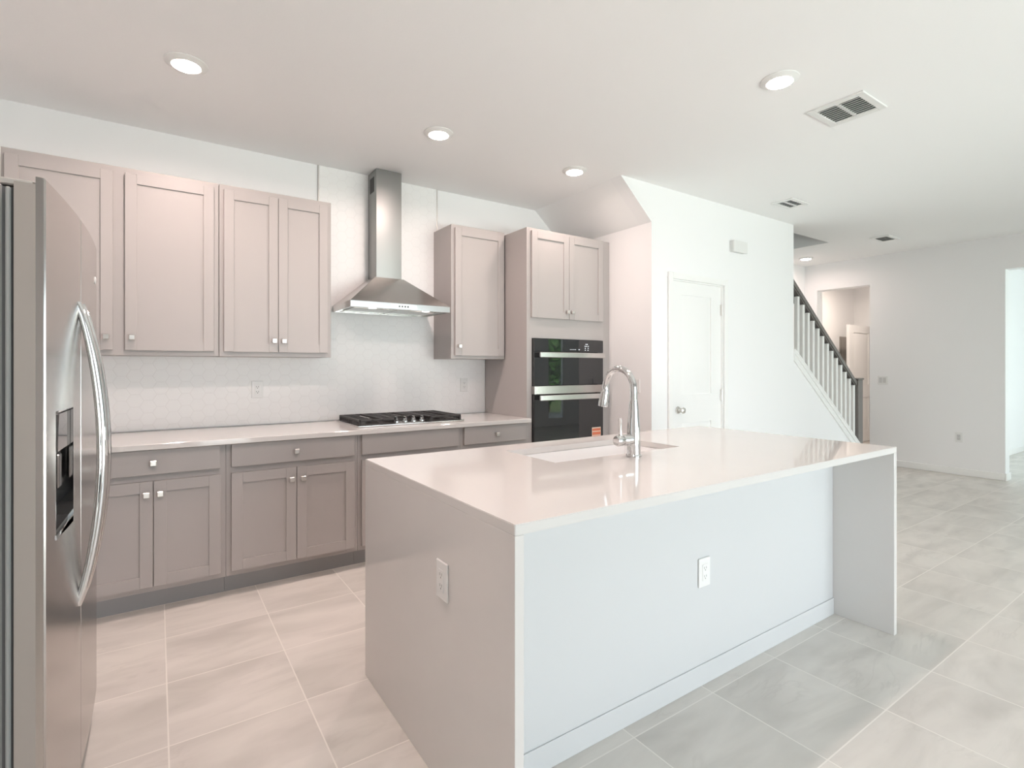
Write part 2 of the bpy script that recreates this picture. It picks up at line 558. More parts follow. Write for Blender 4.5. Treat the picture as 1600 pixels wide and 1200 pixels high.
# hallway behind the doorway
hw = MB()
hw.box(XF + FT, 10.7, 4.45, 4.55, 0, CZ)
hw.box(10.6, 10.7, 2.95, 3.30, 0, CZ)
hw.box(10.6, 10.7, 4.19, 4.45, 0, CZ)
hw.box(10.6, 10.7, 3.30, 4.19, 2.06, CZ)
hw.box(XF + FT, 10.7, 2.85, 2.95, 0, CZ)
hw.box(11.5, 11.6, 2.85, 4.55, 0, CZ)
hw.box(10.7, 11.6, 2.85, 2.95, 0, CZ)
hw.box(10.7, 11.6, 4.45, 4.55, 0, CZ)
struct(hw.build('wall_hallway', 'wall', smooth=0), 'warm-lit white hallway walls beyond the far doorway', 'wall')
# side room behind the right-hand opening
sw = MB()
sw.box(XF + FT, 12.0, 2.30, 2.40, 0, CZ)
sw.box(11.9, 12.0, -1.2, 2.30, 0, CZ)
sw.box(XF + FT, 8.75, -1.12, -1.02, 0, CZ)
sw.box(11.05, 11.9, -1.12, -1.02, 0, CZ)
sw.box(8.75, 11.05, -1.12, -1.02, 0, .35)
sw.box(8.75, 11.05, -1.12, -1.02, 2.35, CZ)
struct(sw.build('wall_side_room', 'wall', smooth=0), 'bright white walls of the room beyond right opening', 'wall')
struct(bx('baseboard_side_room', 'trim', (XF + FT, 11.9, 2.284, 2.2995, 0, .085), bev=.004), 'white baseboard in the room beyond the right opening', 'baseboard')

# rear wall behind the camera with sliding glass doors and a tall narrow window
GX0, GX1, GZ = .50, 4.50, 2.38
WXa, WXb, WZa, WZb = 5.70, 6.60, .35, 2.35  # opening added to bring more light to the right side
NX0, NX1, NZ0, NZ1 = 7.14, 7.62, .12, 2.12
rw = MB()
rw.box(-1.3, GX0, YR - .12, YR, 0, CZ)
rw.box(GX1, WXa, YR - .12, YR, 0, CZ)
rw.box(WXb, NX0, YR - .12, YR, 0, CZ)
rw.box(WXa, WXb, YR - .12, YR, 0, WZa)
rw.box(WXa, WXb, YR - .12, YR, WZb, CZ)
rw.box(NX1, XF, YR - .12, YR, 0, CZ)
rw.box(GX0, GX1, YR - .12, YR, GZ, CZ)
rw.box(NX0, NX1, YR - .12, YR, NZ1, CZ)
rw.box(NX0, NX1, YR - .12, YR, 0, NZ0)
struct(rw.build('wall_rear', 'wall', smooth=0), 'white wall with the glass doors behind the viewer', 'wall')


def window(name, x0, x1, z0, z1, n, y):
    fr = MB()
    fr.box(x0, x1, y - .05, y - .005, z0, z0 + .05)
    fr.box(x0, x1, y - .05, y - .005, z1 - .05, z1)
    for i in range(n + 1):
        x = x0 + (x1 - x0) * i / n
        fr.box(max(x0, x - .03), min(x1, x + .03), y - .05, y - .005, z0 + .05, z1 - .05)
    f = struct(fr.build(name, 'trim'))
    for i in range(n):
        a = x0 + (x1 - x0) * i / n + .03
        c = x0 + (x1 - x0) * (i + 1) / n - .03
        bx('pane', 'glass', (a, c, y - .03, y - .024, z0 + .05, z1 - .05), f)
    return f


window('window_1', GX0, GX1, .005, GZ, 4, YR)
window('window_2', NX0, NX1, NZ0, NZ1, 1, YR)
window('added_window', WXa, WXb, WZa, WZb, 1, YR)  # unseen window added for the right-side fill light
window('window_3', 8.75, 11.05, .35, 2.35, 2, -1.02)

# outside
struct(bx('ground_outside', 'lawn', (-6, 24, -22, -2.56, -.12, -.03)), 'green lawn outside the windows', 'lawn')
struct(bx('patio_slab', 'patio', (5.5, 11.5, -5.2, -2.56, -.03, -.005)), 'pale patio outside the windows', 'patio')


def tree(name, label, c, crown, mt, seed):
    import random
    rnd = random.Random(seed)
    t = thing(name, label, 'tree', c)
    MB().tube([(c[0], c[1], -.03), (c[0] + .03, c[1], crown * .9), (c[0] - .02, c[1] + .04, crown * 1.6)], [.10, .08, .04], n=10).build('trunk', 'bark', t)
    lf = MB()
    for i in range(1500):
        while True:
            p = Vector((rnd.uniform(-1, 1), rnd.uniform(-1, 1), rnd.uniform(-1, 1)))
            if p.length < 1: break
        q = Vector(c) + Vector((p.x * crown * .75, p.y * crown * .75, crown * 1.15 + p.z * crown * .95))
        if q.z < .1: continue
        a = Vector((rnd.uniform(-1, 1), rnd.uniform(-1, 1), rnd.uniform(-1, 1))).normalized() * .11
        d = a.orthogonal().normalized() * .05
        lf.bm.faces.new([lf.bm.verts.new(q - a), lf.bm.verts.new(q + d), lf.bm.verts.new(q + a), lf.bm.verts.new(q - d)])
    lf.build('foliage', mt, t, smooth=0)


tree('garden_tree', 'bright green small tree outside the narrow rear window', (9.6, -5.6, -.03), 1.25, 'leaf', 3)
tree('garden_tree', 'dark green taller tree behind the bright one outside', (11.4, -8.6, -.03), 2.2, 'leaf2', 5)

# ---------------------------------------------------------------- pantry door
d = struct(bx('door_1', 'door', (DX0 + .012, DX1 - .012, YD + .030, YD + .062, .008, DZ - .012)), 'white two-panel pantry door with nickel knob', 'door')
dx0, dx1 = DX0 + .012, DX1 - .012
def panel_door(x0, x1, yf, z0, z1, parent, mt='door', rails=((.20, .82), (1.065, 1.935)), stile=.145):
    """raised face with recessed panels: stiles/rails proud of the slab"""
    fm = MB()
    th = .011
    ps = [z0] + [v for r in rails for v in r] + [z1]
    fm.box(x0, x0 + stile, yf, yf + th, z0, z1)
    fm.box(x1 - stile, x1, yf, yf + th, z0, z1)
    for a, c in zip(ps[0::2], ps[1::2]):
        fm.box(x0 + stile, x1 - stile, yf, yf + th, a, c)
    fr = fm.build('panel_frame', mt, parent)
    pm = MB()
    for a, c in rails:
        i = .035
        pm.hexa([(x0 + stile + .006, yf + th, a + .006), (x1 - stile - .006, yf + th, a + .006), (x1 - stile - .006, yf + th, c - .006), (x0 + stile + .006, yf + th, c - .006)],
                [(x0 + stile + i, yf + .004, a + i), (x1 - stile - i, yf + .004, a + i), (x1 - stile - i, yf + .004, c - i), (x0 + stile + i, yf + .004, c - i)])
    pm.build('panel', mt, parent)
panel_door(dx0, dx1, YD + .019, .008, DZ - .012, d)
kn = MB()
kc = (3.722, YD + .019, .934)
kn.lathe([(0, 0), (.031, 0), (.031, -.006), (.014, -.012), (.013, -.030), (.022, -.038), (.028, -.050), (.026, -.062), (.016, -.068), (0, -.069)], 'Y', kc, 28)
kn.build('knob', 'nickel', d)
for z in (.25, 1.048, 1.832):
    h = MB()
    h.box(DX1 - .022, DX1 + .004, YD + .010, YD + .019, z - .05, z + .05)
    h.lathe([(0, -.052), (.0075, -.052), (.0075, .052), (0, .052)], 'Z', (DX1 - .009, YD + .008, z), 12)
    h.build('hinge', 'nickel', d)
cs = MB()
cw = .05
cs.box(DX0 - cw, DX0 + .002, YD - .022, YD - .0005, 0, DZ + cw, bev=.004)
cs.box(DX1 - .002, DX1 + cw, YD - .022, YD - .0005, 0, DZ + cw, bev=.004)
cs.box(DX0 + .002, DX1 - .002, YD - .0218, YD - .0005, DZ - .002, DZ + cw, bev=.0)
cs.box(DX0 - .0, DX0 + .012, YD, YD + T, 0, DZ)
cs.box(DX1 - .012, DX1, YD, YD + T, 0, DZ)
cs.box(DX0 + .012, DX1 - .012, YD, YD + T, DZ - .012, DZ)
struct(cs.build('trim_4', 'trim'), 'white casing around the pantry door', 'trim')

# hallway door leaf, swung open
d2 = struct(bx('door_2', 'door', (9.70, 10.57, 4.155, 4.190, .008, 2.03)), 'white two-panel door standing open in the hallway', 'door')
panel_door(9.70, 10.57, 4.143, .008, 2.03, d2, rails=((.20, .78), (1.00, 1.90)), stile=.15)
bp_ = thing('breaker_panel', 'tall grey electrical panel on hallway wall beside the open door', 'panel', (10.2, 4.449, 1.5))
bx('panel_box', 'breaker', (10.03, 10.38, 4.435, 4.449, 1.07, 1.85), bp_, bev=.003)
bx('panel_door', 'breaker', (10.06, 10.35, 4.427, 4.435, 1.11, 1.81), bp_, bev=.003)

# ---------------------------------------------------------------- stair railing
YRL = 2.985
t = thing('stair_railing', 'dark grey handrail with white balusters and square newel post on half wall', 'railing', (7.15, YRL, 0))
ra, rb = (5.60, 2.285), (7.12, 1.135)
rs = (rb[1] - ra[1]) / (rb[0] - ra[0])
def zr(x): return ra[1] + (x - ra[0]) * rs
hr = MB()
hr.prism([(ra[0], zr(ra[0])), (rb[0], zr(rb[0])), (rb[0], zr(rb[0]) - .085), (ra[0], zr(ra[0]) - .085)], 'Y', YRL - .036, YRL + .036)
bmesh.ops.bevel(hr.bm, geom=[e for e in hr.bm.edges if abs(e.verts[0].co.y - e.verts[1].co.y) < 1e-4 and abs(e.verts[0].co.x - e.verts[1].co.x) > .1], offset=.012, segments=2, affect='EDGES')
h_ = hr.build('handrail', 'rail', t)
MB().prism([(ra[0], zr(ra[0]) - .085), (rb[0], zr(rb[0]) - .085), (rb[0], zr(rb[0]) - .155), (ra[0], zr(ra[0]) - .155)], 'Y', YRL + .012, YRL + .036).build('rail_fillet_shade', 'rail_dark', h_)  # fillet coloured dark to paint the shadow under the rail
for i in range(13):
    x = 5.745 + i * .1085
    o_ = bx('baluster', 'baluster', (x - .021, x + .021, YRL - .03, YRL + .011, zst(x + .021) + .020, zr(x) - .105), t, bev=.003)
nw = MB()
nw.box(XN - .085, XN + .03, YRL - .055, YRL + .055, zst(XN + .03) + .02, 1.15, bev=.006)
n_ = nw.build('newel_post', 'rail', t)
bx('newel_cap', 'rail', (XN - .095, XN + .04, YRL - .065, YRL + .065, 1.15, 1.172), n_, bev=.006)

# ---------------------------------------------------------------- kitchen cabinets
def knob(x, yf, z, parent, w=.029):
    k = MB()
    k.lathe([(0, 0), (.007, 0), (.006, -.014), (0, -.014)], 'Y', (x, yf, z), 12)
    k.box(x - w / 2, x + w / 2, yf - .026, yf - .012, z - w / 2, z + w / 2, bev=.003)
    k.build('knob', 'nickel', parent)


def shaker(x0, x1, z0, z1, yf, parent, name='door', stile=.058, th=.020, kpos=None):
    m = MB()
    m.box(x0, x0 + stile, yf, yf + th, z0, z1, bev=.0015)
    m.box(x1 - stile, x1, yf, yf + th, z0, z1, bev=.0015)
    m.box(x0 + stile, x1 - stile, yf, yf + th, z0, z0 + stile, bev=.0)
    m.box(x0 + stile, x1 - stile, yf, yf + th, z1 - stile, z1, bev=.0)
    m.box(x0 + stile, x1 - stile, yf + .009, yf + th - .002, z0 + stile, z1 - stile)
    o = m.build(name, 'cab', parent)
    if kpos: knob(kpos[0], yf, kpos[1], o)
    return o


def slab_front(x0, x1, z0, z1, yf, parent, kx=None, kz=None):
    o = bx('drawer', 'cab', (x0, x1, yf, yf + .020, z0, z1), parent, bev=.002)
    if kx is not None: knob(kx, yf, kz, o)
    return o


CT = .900                    # counter top
YF = 3.360                   # base door faces
def base_cab(label, x0, x1, group='base cabinets under the back counter'):
    t = thing('base_cabinet', label, 'cabinet', ((x0 + x1) / 2, YF + .3, 0), 0, group)
    bx('cabinet_body', 'cab', (x0 + .0005, x1 - .0005, YF + .021, YB - .011, .112, CT - .0305), t, bev=.001)
    bx('toe_kick', 'toe', (x0 + .0005, x1 - .0005, YF + .100, YF + .115, 0.0, .1115), t)
    return t


c = base_cab('greige base cabinet with drawer over two doors, beside the refrigerator', -.355, .3225)
slab_front(-.332, .293, .735, .865, YF, c, -.018, .797)
shaker(-.332, -.0195, .142, .700, YF, c, kpos=(-.048, .632))
shaker(-.0165, .296, .142, .700, YF, c, kpos=(.013, .632))
c = base_cab('greige base cabinet with drawer over two doors, left of the cooktop', .3225, 1.076)
slab_front(.349, 1.051, .735, .865, YF, c, .698, .797)
shaker(.349, .6985, .142, .700, YF, c, kpos=(.670, .630))
shaker(.7015, 1.053, .142, .700, YF, c, kpos=(.735, .630))
c = base_cab('greige base cabinet with plain knobless front directly under the cooktop', 1.076, 1.831)
slab_front(1.100, 1.806, .735, .865, YF, c)
shaker(1.100, 1.451, .142, .700, YF, c, kpos=(1.42, .630))
shaker(1.454, 1.806, .142, .700, YF, c, kpos=(1.485, .630))
c = base_cab('narrow greige base cabinet with one-knob drawer, beside the tall oven cabinet', 1.831, 2.4415)
slab_front(1.856, 2.405, .735, .865, YF, c, 2.135, .797)
shaker(1.856, 2.129, .142, .700, YF, c, kpos=(2.10, .630))
shaker(2.132, 2.405, .142, .700, YF, c, kpos=(2.165, .630))

ct = bx('countertop', 'quartz', (-.36, 2.4415, 3.330, YB - .010, CT - .030, CT), bev=.002)
tag(ct, 'white quartz counter slab along the back wall holding the cooktop', 'countertop')

YU = 3.700
def wall_cab(label, x0, x1, z0=1.372, z1=2.445):
    t = thing('wall_cabinet', label, 'cabinet', ((x0 + x1) / 2, YB - .15, z0), 0, 'upper wall cabinets')
    bx('cabinet_body', 'cab', (x0 + .001, x1 - .001, YU + .021, YB - .0095, z0, z1), t, bev=.0015)
    return t


c = wall_cab('wide greige upper cabinet behind the refrigerator, doors split by wide stile', -.672, .3165)
shaker(-.655, -.208, 1.402, 2.412, YU, c, kpos=(-.237, 1.475), stile=.056)
shaker(-.153, .289, 1.402, 2.412, YU, c, kpos=(-.120, 1.475), stile=.056)
c = wall_cab('greige two-door upper cabinet left of the range hood', .3175, 1.000)
shaker(.343, .6555, 1.402, 2.412, YU, c, kpos=(.631, 1.475), stile=.056)
shaker(.6585, .973, 1.402, 2.412, YU, c, kpos=(.690, 1.475), stile=.056)
c = wall_cab('single-door greige upper cabinet between the hood and oven cabinet', 1.934, 2.4415)
shaker(1.962, 2.425, 1.398, 2.418, YU, c, kpos=(1.995, 1.472), stile=.058)

# tall oven cabinet
YT = 3.380
TX0, TX1 = 2.443, 3.302
OX0, OX1, OZ0, OZ1 = 2.497, 3.252, .470, 1.536
t = thing('oven_cabinet', 'tall greige cabinet with two upper doors around the built-in wall ovens', 'cabinet', ((TX0 + TX1) / 2, 3.7, 0))
tb = MB()
tb.box(TX0, TX0 + .02, YT + .02, YB - .0095, .11, 2.425, bev=.0015)
tb.box(TX1 - .02, TX1, YT + .02, YB - .0095, .11, 2.425, bev=.0015)
tb.box(TX0 + .02, TX1 - .02, YB - .025, YB - .0095, .11, 2.425)
tb.box(TX0 + .02, TX1 - .02, YT + .04, YB - .025, 2.405, 2.425)
tb.box(TX0 + .02, OX0 - .004, YT + .02, YT + .04, .11, 2.425)
tb.box(OX1 + .004, TX1 - .02, YT + .02, YT + .04, .11, 2.425)
tb.box(OX0 - .004, OX1 + .004, YT + .02, YT + .04, OZ1 + .004, 2.425)
tb.box(OX0 - .004, OX1 + .004, YT + .02, YT + .04, .11, OZ0 - .004)
tb.box(TX0 + .02, TX1 - .02, YT + .04, YB - .025, OZ0 - .03, OZ0 - .004)
tb.box(TX0 + .02, TX1 - .02, YT + .04, YB - .025, OZ1 + .02, OZ1 + .04)
tb.build('cabinet_body', 'cab', t, smooth=0)
bx('toe_kick', 'toe', (TX0, TX1, YT + .09, YT + .105, 0, .11), t)
bx('filler_strip', 'cab', (TX1 + .0005, XS - .001, YT + .030, YT + .05, 0.0, 2.425), t)
shaker(2.482, 2.869, 1.705, 2.402, YT, t, kpos=(2.846, 1.765), stile=.056)
shaker(2.872, 3.262, 1.705, 2.402, YT, t, kpos=(2.898, 1.765), stile=.056)
slab_front(2.482, 3.262, .14, .44, YT, t, 2.872, .36)

# ---------------------------------------------------------------- wall ovens
t = thing('wall_oven', 'black glass combination wall oven with steel handles in tall cabinet', 'oven', (2.87, 3.6, OZ0))
YO = 3.372
bx('oven_body', 'black', (OX0 + .02, OX1 - .02, YT + .045, YB - .06, OZ0, OZ1 - .005), t)
cp = bx('control_panel', 'blackglass', (OX0, OX1, YO, YT + .019, 1.432, OZ1), t, bev=.002)
dp = MB()
for i in range(4): dp.box(2.872 + i * .018, 2.880 + i * .018, YO - .0006, YO, 1.450, 1.455)
dp.box(2.965, 2.978, YO - .0006, YO, 1.450, 1.456)
dp.build('button_row', 'display', cp)
dp = MB()
for z, xs in ((1.497, (3.045, 3.060)), (1.480, (3.035, 3.052, 3.072)), (1.463, (3.037, 3.070)), (1.446, (3.037, 3.068))):
    for x in xs: dp.box(x, x + .009, YO - .0006, YO, z, z + .007)
dp.build('clock_display', 'display', cp)
ud = bx('microwave_door', 'blackglass', (OX0, OX1, YO, YT + .019, 1.155, 1.430), t, bev=.002)
ld = bx('oven_door', 'blackglass', (OX0, OX1, YO, YT + .019, OZ0 + .02, 1.082), t, bev=.002)
bx('steel_strip', 'steel', (OX0 - .006, OX1 + .004, YO - .012, YT + .019, 1.086, 1.152), t, bev=.002)
for z, p in ((1.404, ud), (1.057, ld)):
    h = MB()
    h.box(2.520, 3.228, YO - .055, YO - .040, z - .021, z + .021, bev=.004)
    h.box(2.545, 2.565, YO - .041, YO, z - .012, z + .012)
    h.box(3.183, 3.203, YO - .041, YO, z - .012, z + .012)
    h.build('handle', 'steel_bright', p)
sk = bx('sticker', 'sticker_w', (3.118, 3.222, YO - .0012, YO - .0002, .665, .782), ld)
so = MB()
for a, c_ in ((.750, .772), (.716, .742), (.688, .708)): so.box(3.122, 3.218, YO - .0018, YO - .0012, a, c_)
so.build('sticker_print', 'sticker_o', sk)

# ---------------------------------------------------------------- range hood
t = thing('range_hood', 'stainless pyramid chimney hood mounted over the cooktop', 'range hood', (1.48, YB - .009, 1.72))
HX0, HX1, HY, HZ0, HZ1 = 1.097, 1.862, 3.60, 1.722, 1.767
CX0, CX1, CY, CZ1 = 1.371, 1.572, 3.855, 1.985
YBK = YB - .0085
cn = MB()
cn.hexa([(HX0, HY, HZ1), (HX1, HY, HZ1), (HX1, YBK, HZ1), (HX0, YBK, HZ1)],
        [(CX0 - .012, CY - .012, CZ1), (CX1 + .012, CY - .012, CZ1), (CX1 + .012, YBK, CZ1), (CX0 - .012, YBK, CZ1)])
cn.build('canopy', 'steel', t, smooth=0)
rm = MB()
rm.box(HX0, HX1, HY, HY + .012, HZ0, HZ1, bev=.0015)
rm.box(HX0, HX0 + .012, HY + .012, YBK, HZ0, HZ1)
rm.box(HX1 - .012, HX1, HY + .012, YBK, HZ0, HZ1)
rm.box(HX0 + .012, HX1 - .012, YBK - .012, YBK, HZ0, HZ1)
rm.build('rim', 'steel_bright', t, smooth=0)
bx('underside_panel', 'steel', (HX0 + .012, HX1 - .012, HY + .012, YBK - .012, HZ0 + .012, HZ0 + .020), t)
fl = MB()
for a in (1.16, 1.485): fl.box(a, a + .315, 3.72, 4.00, HZ0 + .006, HZ0 + .012, bev=.002)
fl.build('grease_filter', 'steel', t)
for x in (1.275, 1.69):
    l_ = MB().lathe([(0, HZ0 + .002), (.027, HZ0 + .002), (.027, HZ0 + .012), (0, HZ0 + .012)], 'Z', (x, 3.665, 0), 24).build('hood_lamp', 'hoodlamp', t)
bt = MB()
for i in range(4):
    x = 1.452 + i * .022
    bt.lathe([(0, -.003), (.006, -.003), (.006, 0), (0, 0)], 'Y', (x, HY, 1.7445), 14)
bt.build('button', 'black', t)
bx('badge_panel', 'nickel', (1.385, 1.588, HY - .0012, HY - .0001, HZ0 + .006, HZ1 - .006), t)
ch = MB()
ch.box(CX0, CX1, CY, YBK, CZ1, CZ - .002, bev=.0025, seg=2)
chm = ch.build('chimney', 'steel_v', t)
vt = MB()
for i in range(7): vt.box(CX0 - .0015, CX0, CY + .055, CY + .135, CZ - .155 + i * .014, CZ - .147 + i * .014)
vt.box(CX0 - .0008, CX0, CY + .048, CY + .142, CZ - .165, CZ - .05)
vt.build('air_slots', 'slot', chm)

# ---------------------------------------------------------------- cooktop
t = thing('gas_cooktop', 'gas cooktop with black cast iron grates set on the back counter', 'cooktop', (1.5, 3.7, CT))
KX0, KX1, KY0, KY1 = 1.105, 1.905, 3.455, 3.965
bx('tray', 'steel', (KX0, KX1, KY0, KY1, CT + .0003, CT + .012), t, bev=.004, seg=2)
pn = MB()
pn.box(KX0 + .010, KX1 - .010, KY0 + .150, KY1 - .010, CT + .0121, CT + .0132)
pn.box(KX0 + .010, KX0 + .262, KY0 + .014, KY0 + .150, CT + .0121, CT + .0132)
pn.box(KX0 + .538, KX1 - .010, KY0 + .014, KY0 + .150, CT + .0121, CT + .0132)
pn.build('burner_pan', 'iron', t, smooth=0)
def grate(x0, x1, y0, y1):
    g_ = MB()
    zt, zb = CT + .050, CT + .036
    wv = .011
    g_.box(x0, x1, y0, y0 + wv, zb, zt, bev=.002); g_.box(x0, x1, y1 - wv, y1, zb, zt, bev=.002)
    g_.box(x0, x0 + wv, y0, y1, zb, zt, bev=.002); g_.box(x1 - wv, x1, y0, y1, zb, zt, bev=.002)
    n = 9
    for i in range(1, n):
        y = y0 + (y1 - y0) * i / n
        g_.box(x0, x0 + (x1 - x0) * .36, y - .0045, y + .0045, zb + .003, zt)
        g_.box(x1 - (x1 - x0) * .36, x1, y - .0045, y + .0045, zb + .003, zt)
    for f in (.36, .64):
        x = x0 + (x1 - x0) * f
        g_.box(x - .005, x + .005, y0, y1, zb, zt)
    for x in (x0, x1 - wv):
        for y in (y0, y1 - wv, (y0 + y1) / 2):
            g_.box(x, x + wv, y, y + wv, CT + .0122, zb + .002)
    for i in range(1, n * 2):
        y = y0 + (y1 - y0) * i / (n * 2)
        for x in (x0, x1 - wv):
            g_.box(x + .001, x + wv - .001, y - .005, y + .005, CT + .016, zb + .002)
    return g_
grate(KX0 + .015, KX0 + .268, KY0 + .022, KY1 - .02).build('grate', 'iron', t, smooth=0)
grate(KX0 + .272, KX0 + .528, KY0 + .165, KY1 - .02).build('grate', 'iron', t, smooth=0)
grate(KX0 + .532, KX1 - .015, KY0 + .022, KY1 - .02).build('grate', 'iron', t, smooth=0)
for x, y, r in ((1.245, 3.59, .036), (1.245, 3.82, .042), (1.505, 3.79, .055), (1.765, 3.59, .036), (1.765, 3.82, .042)):
    MB().lathe([(0, CT + .0125), (r * 1.3, CT + .0125), (r * 1.3, CT + .018), (r, CT + .022), (r, CT + .030), (r * .8, CT + .033), (0, CT + .033)], 'Z', (x, y, 0), 24).build('burner', 'iron', t)
for i in range(4):
    x = 1.405 + i * .066
    k = MB()
    k.lathe([(0, CT + .0125), (.021, CT + .0125), (.020, CT + .020), (.016, CT + .022), (.0155, CT + .038), (0, CT + .039)], 'Z', (x, 3.545, 0), 20)
    k.box(x - .005, x + .005, 3.529, 3.561, CT + .038, CT + .052, bev=.002)
    k.build('control_knob', 'chrome', t)

# ---------------------------------------------------------------- kitchen island
IX0, IX1, IY0, IY1, IT = .730, 2.990, 1.066, 2.190, .914
QT = .028
SX0, SX1, SY0, SY1 = 1.345, 2.125, 1.672, 2.035
t = thing('island_countertop', 'white quartz waterfall countertop wrapping the island on both ends', 'countertop', ((IX0 + IX1) / 2, (IY0 + IY1) / 2, 0))
tp = MB()
xs, ys = [IX0, SX0, SX1, IX1], [IY0, SY0, SY1, IY1]
vg = {}
for k, z in ((0, IT - QT), (1, IT)):
    for i, x in enumerate(xs):
        for j, y in enumerate(ys): vg[i, j, k] = tp.bm.verts.new((x, y, z))
for i in range(3):
    for j in range(3):
        if (i, j) == (1, 1): continue
        tp.bm.faces.new([vg[i, j, 1], vg[i + 1, j, 1], vg[i + 1, j + 1, 1], vg[i, j + 1, 1]])
        tp.bm.faces.new([vg[i, j, 0], vg[i, j + 1, 0], vg[i + 1, j + 1, 0], vg[i + 1, j, 0]])
for i in range(3):
    for j in (0, 3): tp.bm.faces.new([vg[i, j, 0], vg[i + 1, j, 0], vg[i + 1, j, 1], vg[i, j, 1]])
    for j in (0, 3): tp.bm.faces.new([vg[j, i, 0], vg[j, i + 1, 0], vg[j, i + 1, 1], vg[j, i, 1]])
for a, c_ in (((1, 1), (2, 1)), ((2, 1), (2, 2)), ((2, 2), (1, 2)), ((1, 2), (1, 1))):
    tp.bm.faces.new([vg[a + (0,)], vg[c_ + (0,)], vg[c_ + (1,)], vg[a + (1,)]])
bmesh.ops.recalc_face_normals(tp.bm, faces=tp.bm.faces[:])
sharp = [e for e in tp.bm.edges if len(e.link_faces) == 2 and e.link_faces[0].normal.dot(e.link_faces[1].normal) < .5]
bmesh.ops.bevel(tp.bm, geom=sharp, offset=.0018, segments=2, affect='EDGES')
tp.build('top_slab', 'quartz', t)
bx('waterfall_panel', 'quartz', (IX0, IX0 + QT, IY0, IY1, 0, IT - QT), t, bev=.0012)
bx('waterfall_panel', 'quartz', (IX1 - QT, IX1, IY0, IY1, 0, IT - QT), t, bev=.0012)

BX0, BX1, BY = IX0 + QT + .001, IX1 - QT - .001, 1.345
t = thing('island_cabinet', 'white painted island base with baseboard beneath the quartz top', 'island', ((BX0 + BX1) / 2, 1.75, 0))
bx('back_panel', 'panel', (BX0, BX1, BY, BY + .02, 0, IT - QT - .001), t)
bx('baseboard', 'panel', (BX0, BX1, BY - .006, BY - .0002, 0, .086), t, bev=.0015)
bx('cabinet_box', 'cab', (BX0, BX1, 2.10, 2.12, .11, IT - QT - .001), t)
bx('cabinet_floor', 'cab', (BX0, BX1, BY + .02, 2.10, .10, .12), t)
bx('toe_kick', 'toe', (BX0, BX1, 2.04, 2.055, 0, .10), t)
n = 4
for i in range(n):
    a = BX0 + .03 + i * (BX1 - BX0 - .06) / n
    e_ = a + (BX1 - BX0 - .06) / n - .004
    m_ = MB()
    m_.box(a, e_, 2.12, 2.132, .14, .86)
    for dims in ((a, a + .058, 2.132, 2.14, .14, .86), (e_ - .058, e_, 2.132, 2.14, .14, .86), (a + .058, e_ - .058, 2.132, 2.14, .14, .198), (a + .058, e_ - .058, 2.132, 2.14, .802, .86)):
        m_.box(*dims)
    m_.build('door', 'cab', t)

# undermount sink
t = thing('sink', 'white rectangular undermount sink in the island top', 'sink', ((SX0 + SX1) / 2, (SY0 + SY1) / 2, .69))
sk = MB()
o_, i_ = .016, -.004
zt = IT - QT - .0008
def ring(e, z): return [(SX0 - e, SY0 - e, z), (SX1 + e, SY0 - e, z), (SX1 + e, SY1 + e, z), (SX0 - e, SY1 + e, z)]
R_ = [ring(o_, .675), ring(o_, zt), ring(i_, zt), ring(i_ - .006, .70), ring(i_ - .03, .69)]
V_ = [[sk.bm.verts.new(p) for p in r] for r in R_]
for p, q in zip(V_, V_[1:]):
    for k in range(4): sk.bm.faces.new((p[k], p[(k + 1) % 4], q[(k + 1) % 4], q[k]))
sk.bm.faces.new(V_[0]); sk.bm.faces.new(V_[-1])
bmesh.ops.recalc_face_normals(sk.bm, faces=sk.bm.faces[:])
sk.build('basin', 'ceramic', t, smooth=0)
MB().lathe([(0, .6905), (.045, .6905), (.045, .693), (.03, .6935), (0, .692)], 'Z', ((SX0 + SX1) / 2, 1.86, 0), 28).build('drain', 'chrome', t)

# faucet
fx, fy = 1.726, 1.600
t = thing('faucet', 'tall chrome gooseneck pull-down faucet beside the island sink', 'faucet', (fx, fy, IT))
MB().lathe([(0, IT + .0005), (.034, IT + .0005), (.034, IT + .006), (.030, IT + .010), (.029, IT + .06), (.0275, IT + .12), (.0225, IT + .19), (.0185, IT + .235), (.0165, IT + .245), (0, IT + .246)], 'Z', (fx, fy, 0), 36).build('body', 'chrome', t)
pts = [(fx, fy, IT + .24), (fx, fy, IT + .28)]
R_a, zc = .088, IT + .290
for i in range(0, 19):
    a = math.pi - math.pi * i / 18 * 1.02
    pts.append((fx, fy + R_a + R_a * math.cos(a), zc + R_a * 1.06 * math.sin(a)))
sp_ = MB().tube(pts, [.0160] * 3 + [.0148] * (len(pts) - 3), n=24).build('spout', 'chrome', t)
e0 = Vector(pts[-1]); dv = (Vector(pts[-1]) - Vector(pts[-2])).normalized()
dv = Vector((-.05, .16, -1)).normalized()
hd = MB().tube([e0 - dv * .004, e0 + dv * .004, e0 + dv * .012, e0 + dv * .062, e0 + dv * .077], [.0155, .0180, .0190, .0225, .0225], n=28).build('spray_head', 'chrome', t)
tg = MB()
q = e0 + dv * .040 + Vector((.019, -.004, 0))
tg.box(q.x - .006, q.x + .006, q.y - .006, q.y + .004, q.z - .022, q.z + .022, bev=.003)
tg.build('spray_toggle', 'black', hd)
lv = MB()
lv.lathe([(0, .0), (.0235, .0), (.0235, -.062), (.021, -.066), (.021, -.070), (.0235, -.074), (.0235, -.100), (.019, -.108), (0, -.109)], 'X', (fx, fy, IT + .075), 30)
l_ = lv.build('valve_body', 'chrome', t)
MB().tube([(fx - .082, fy, IT + .09), (fx - .083, fy, IT + .13), (fx - .087, fy - .004, IT + .172)], [.0075, .0065, .0068], n=16).build('lever', 'chrome', l_)

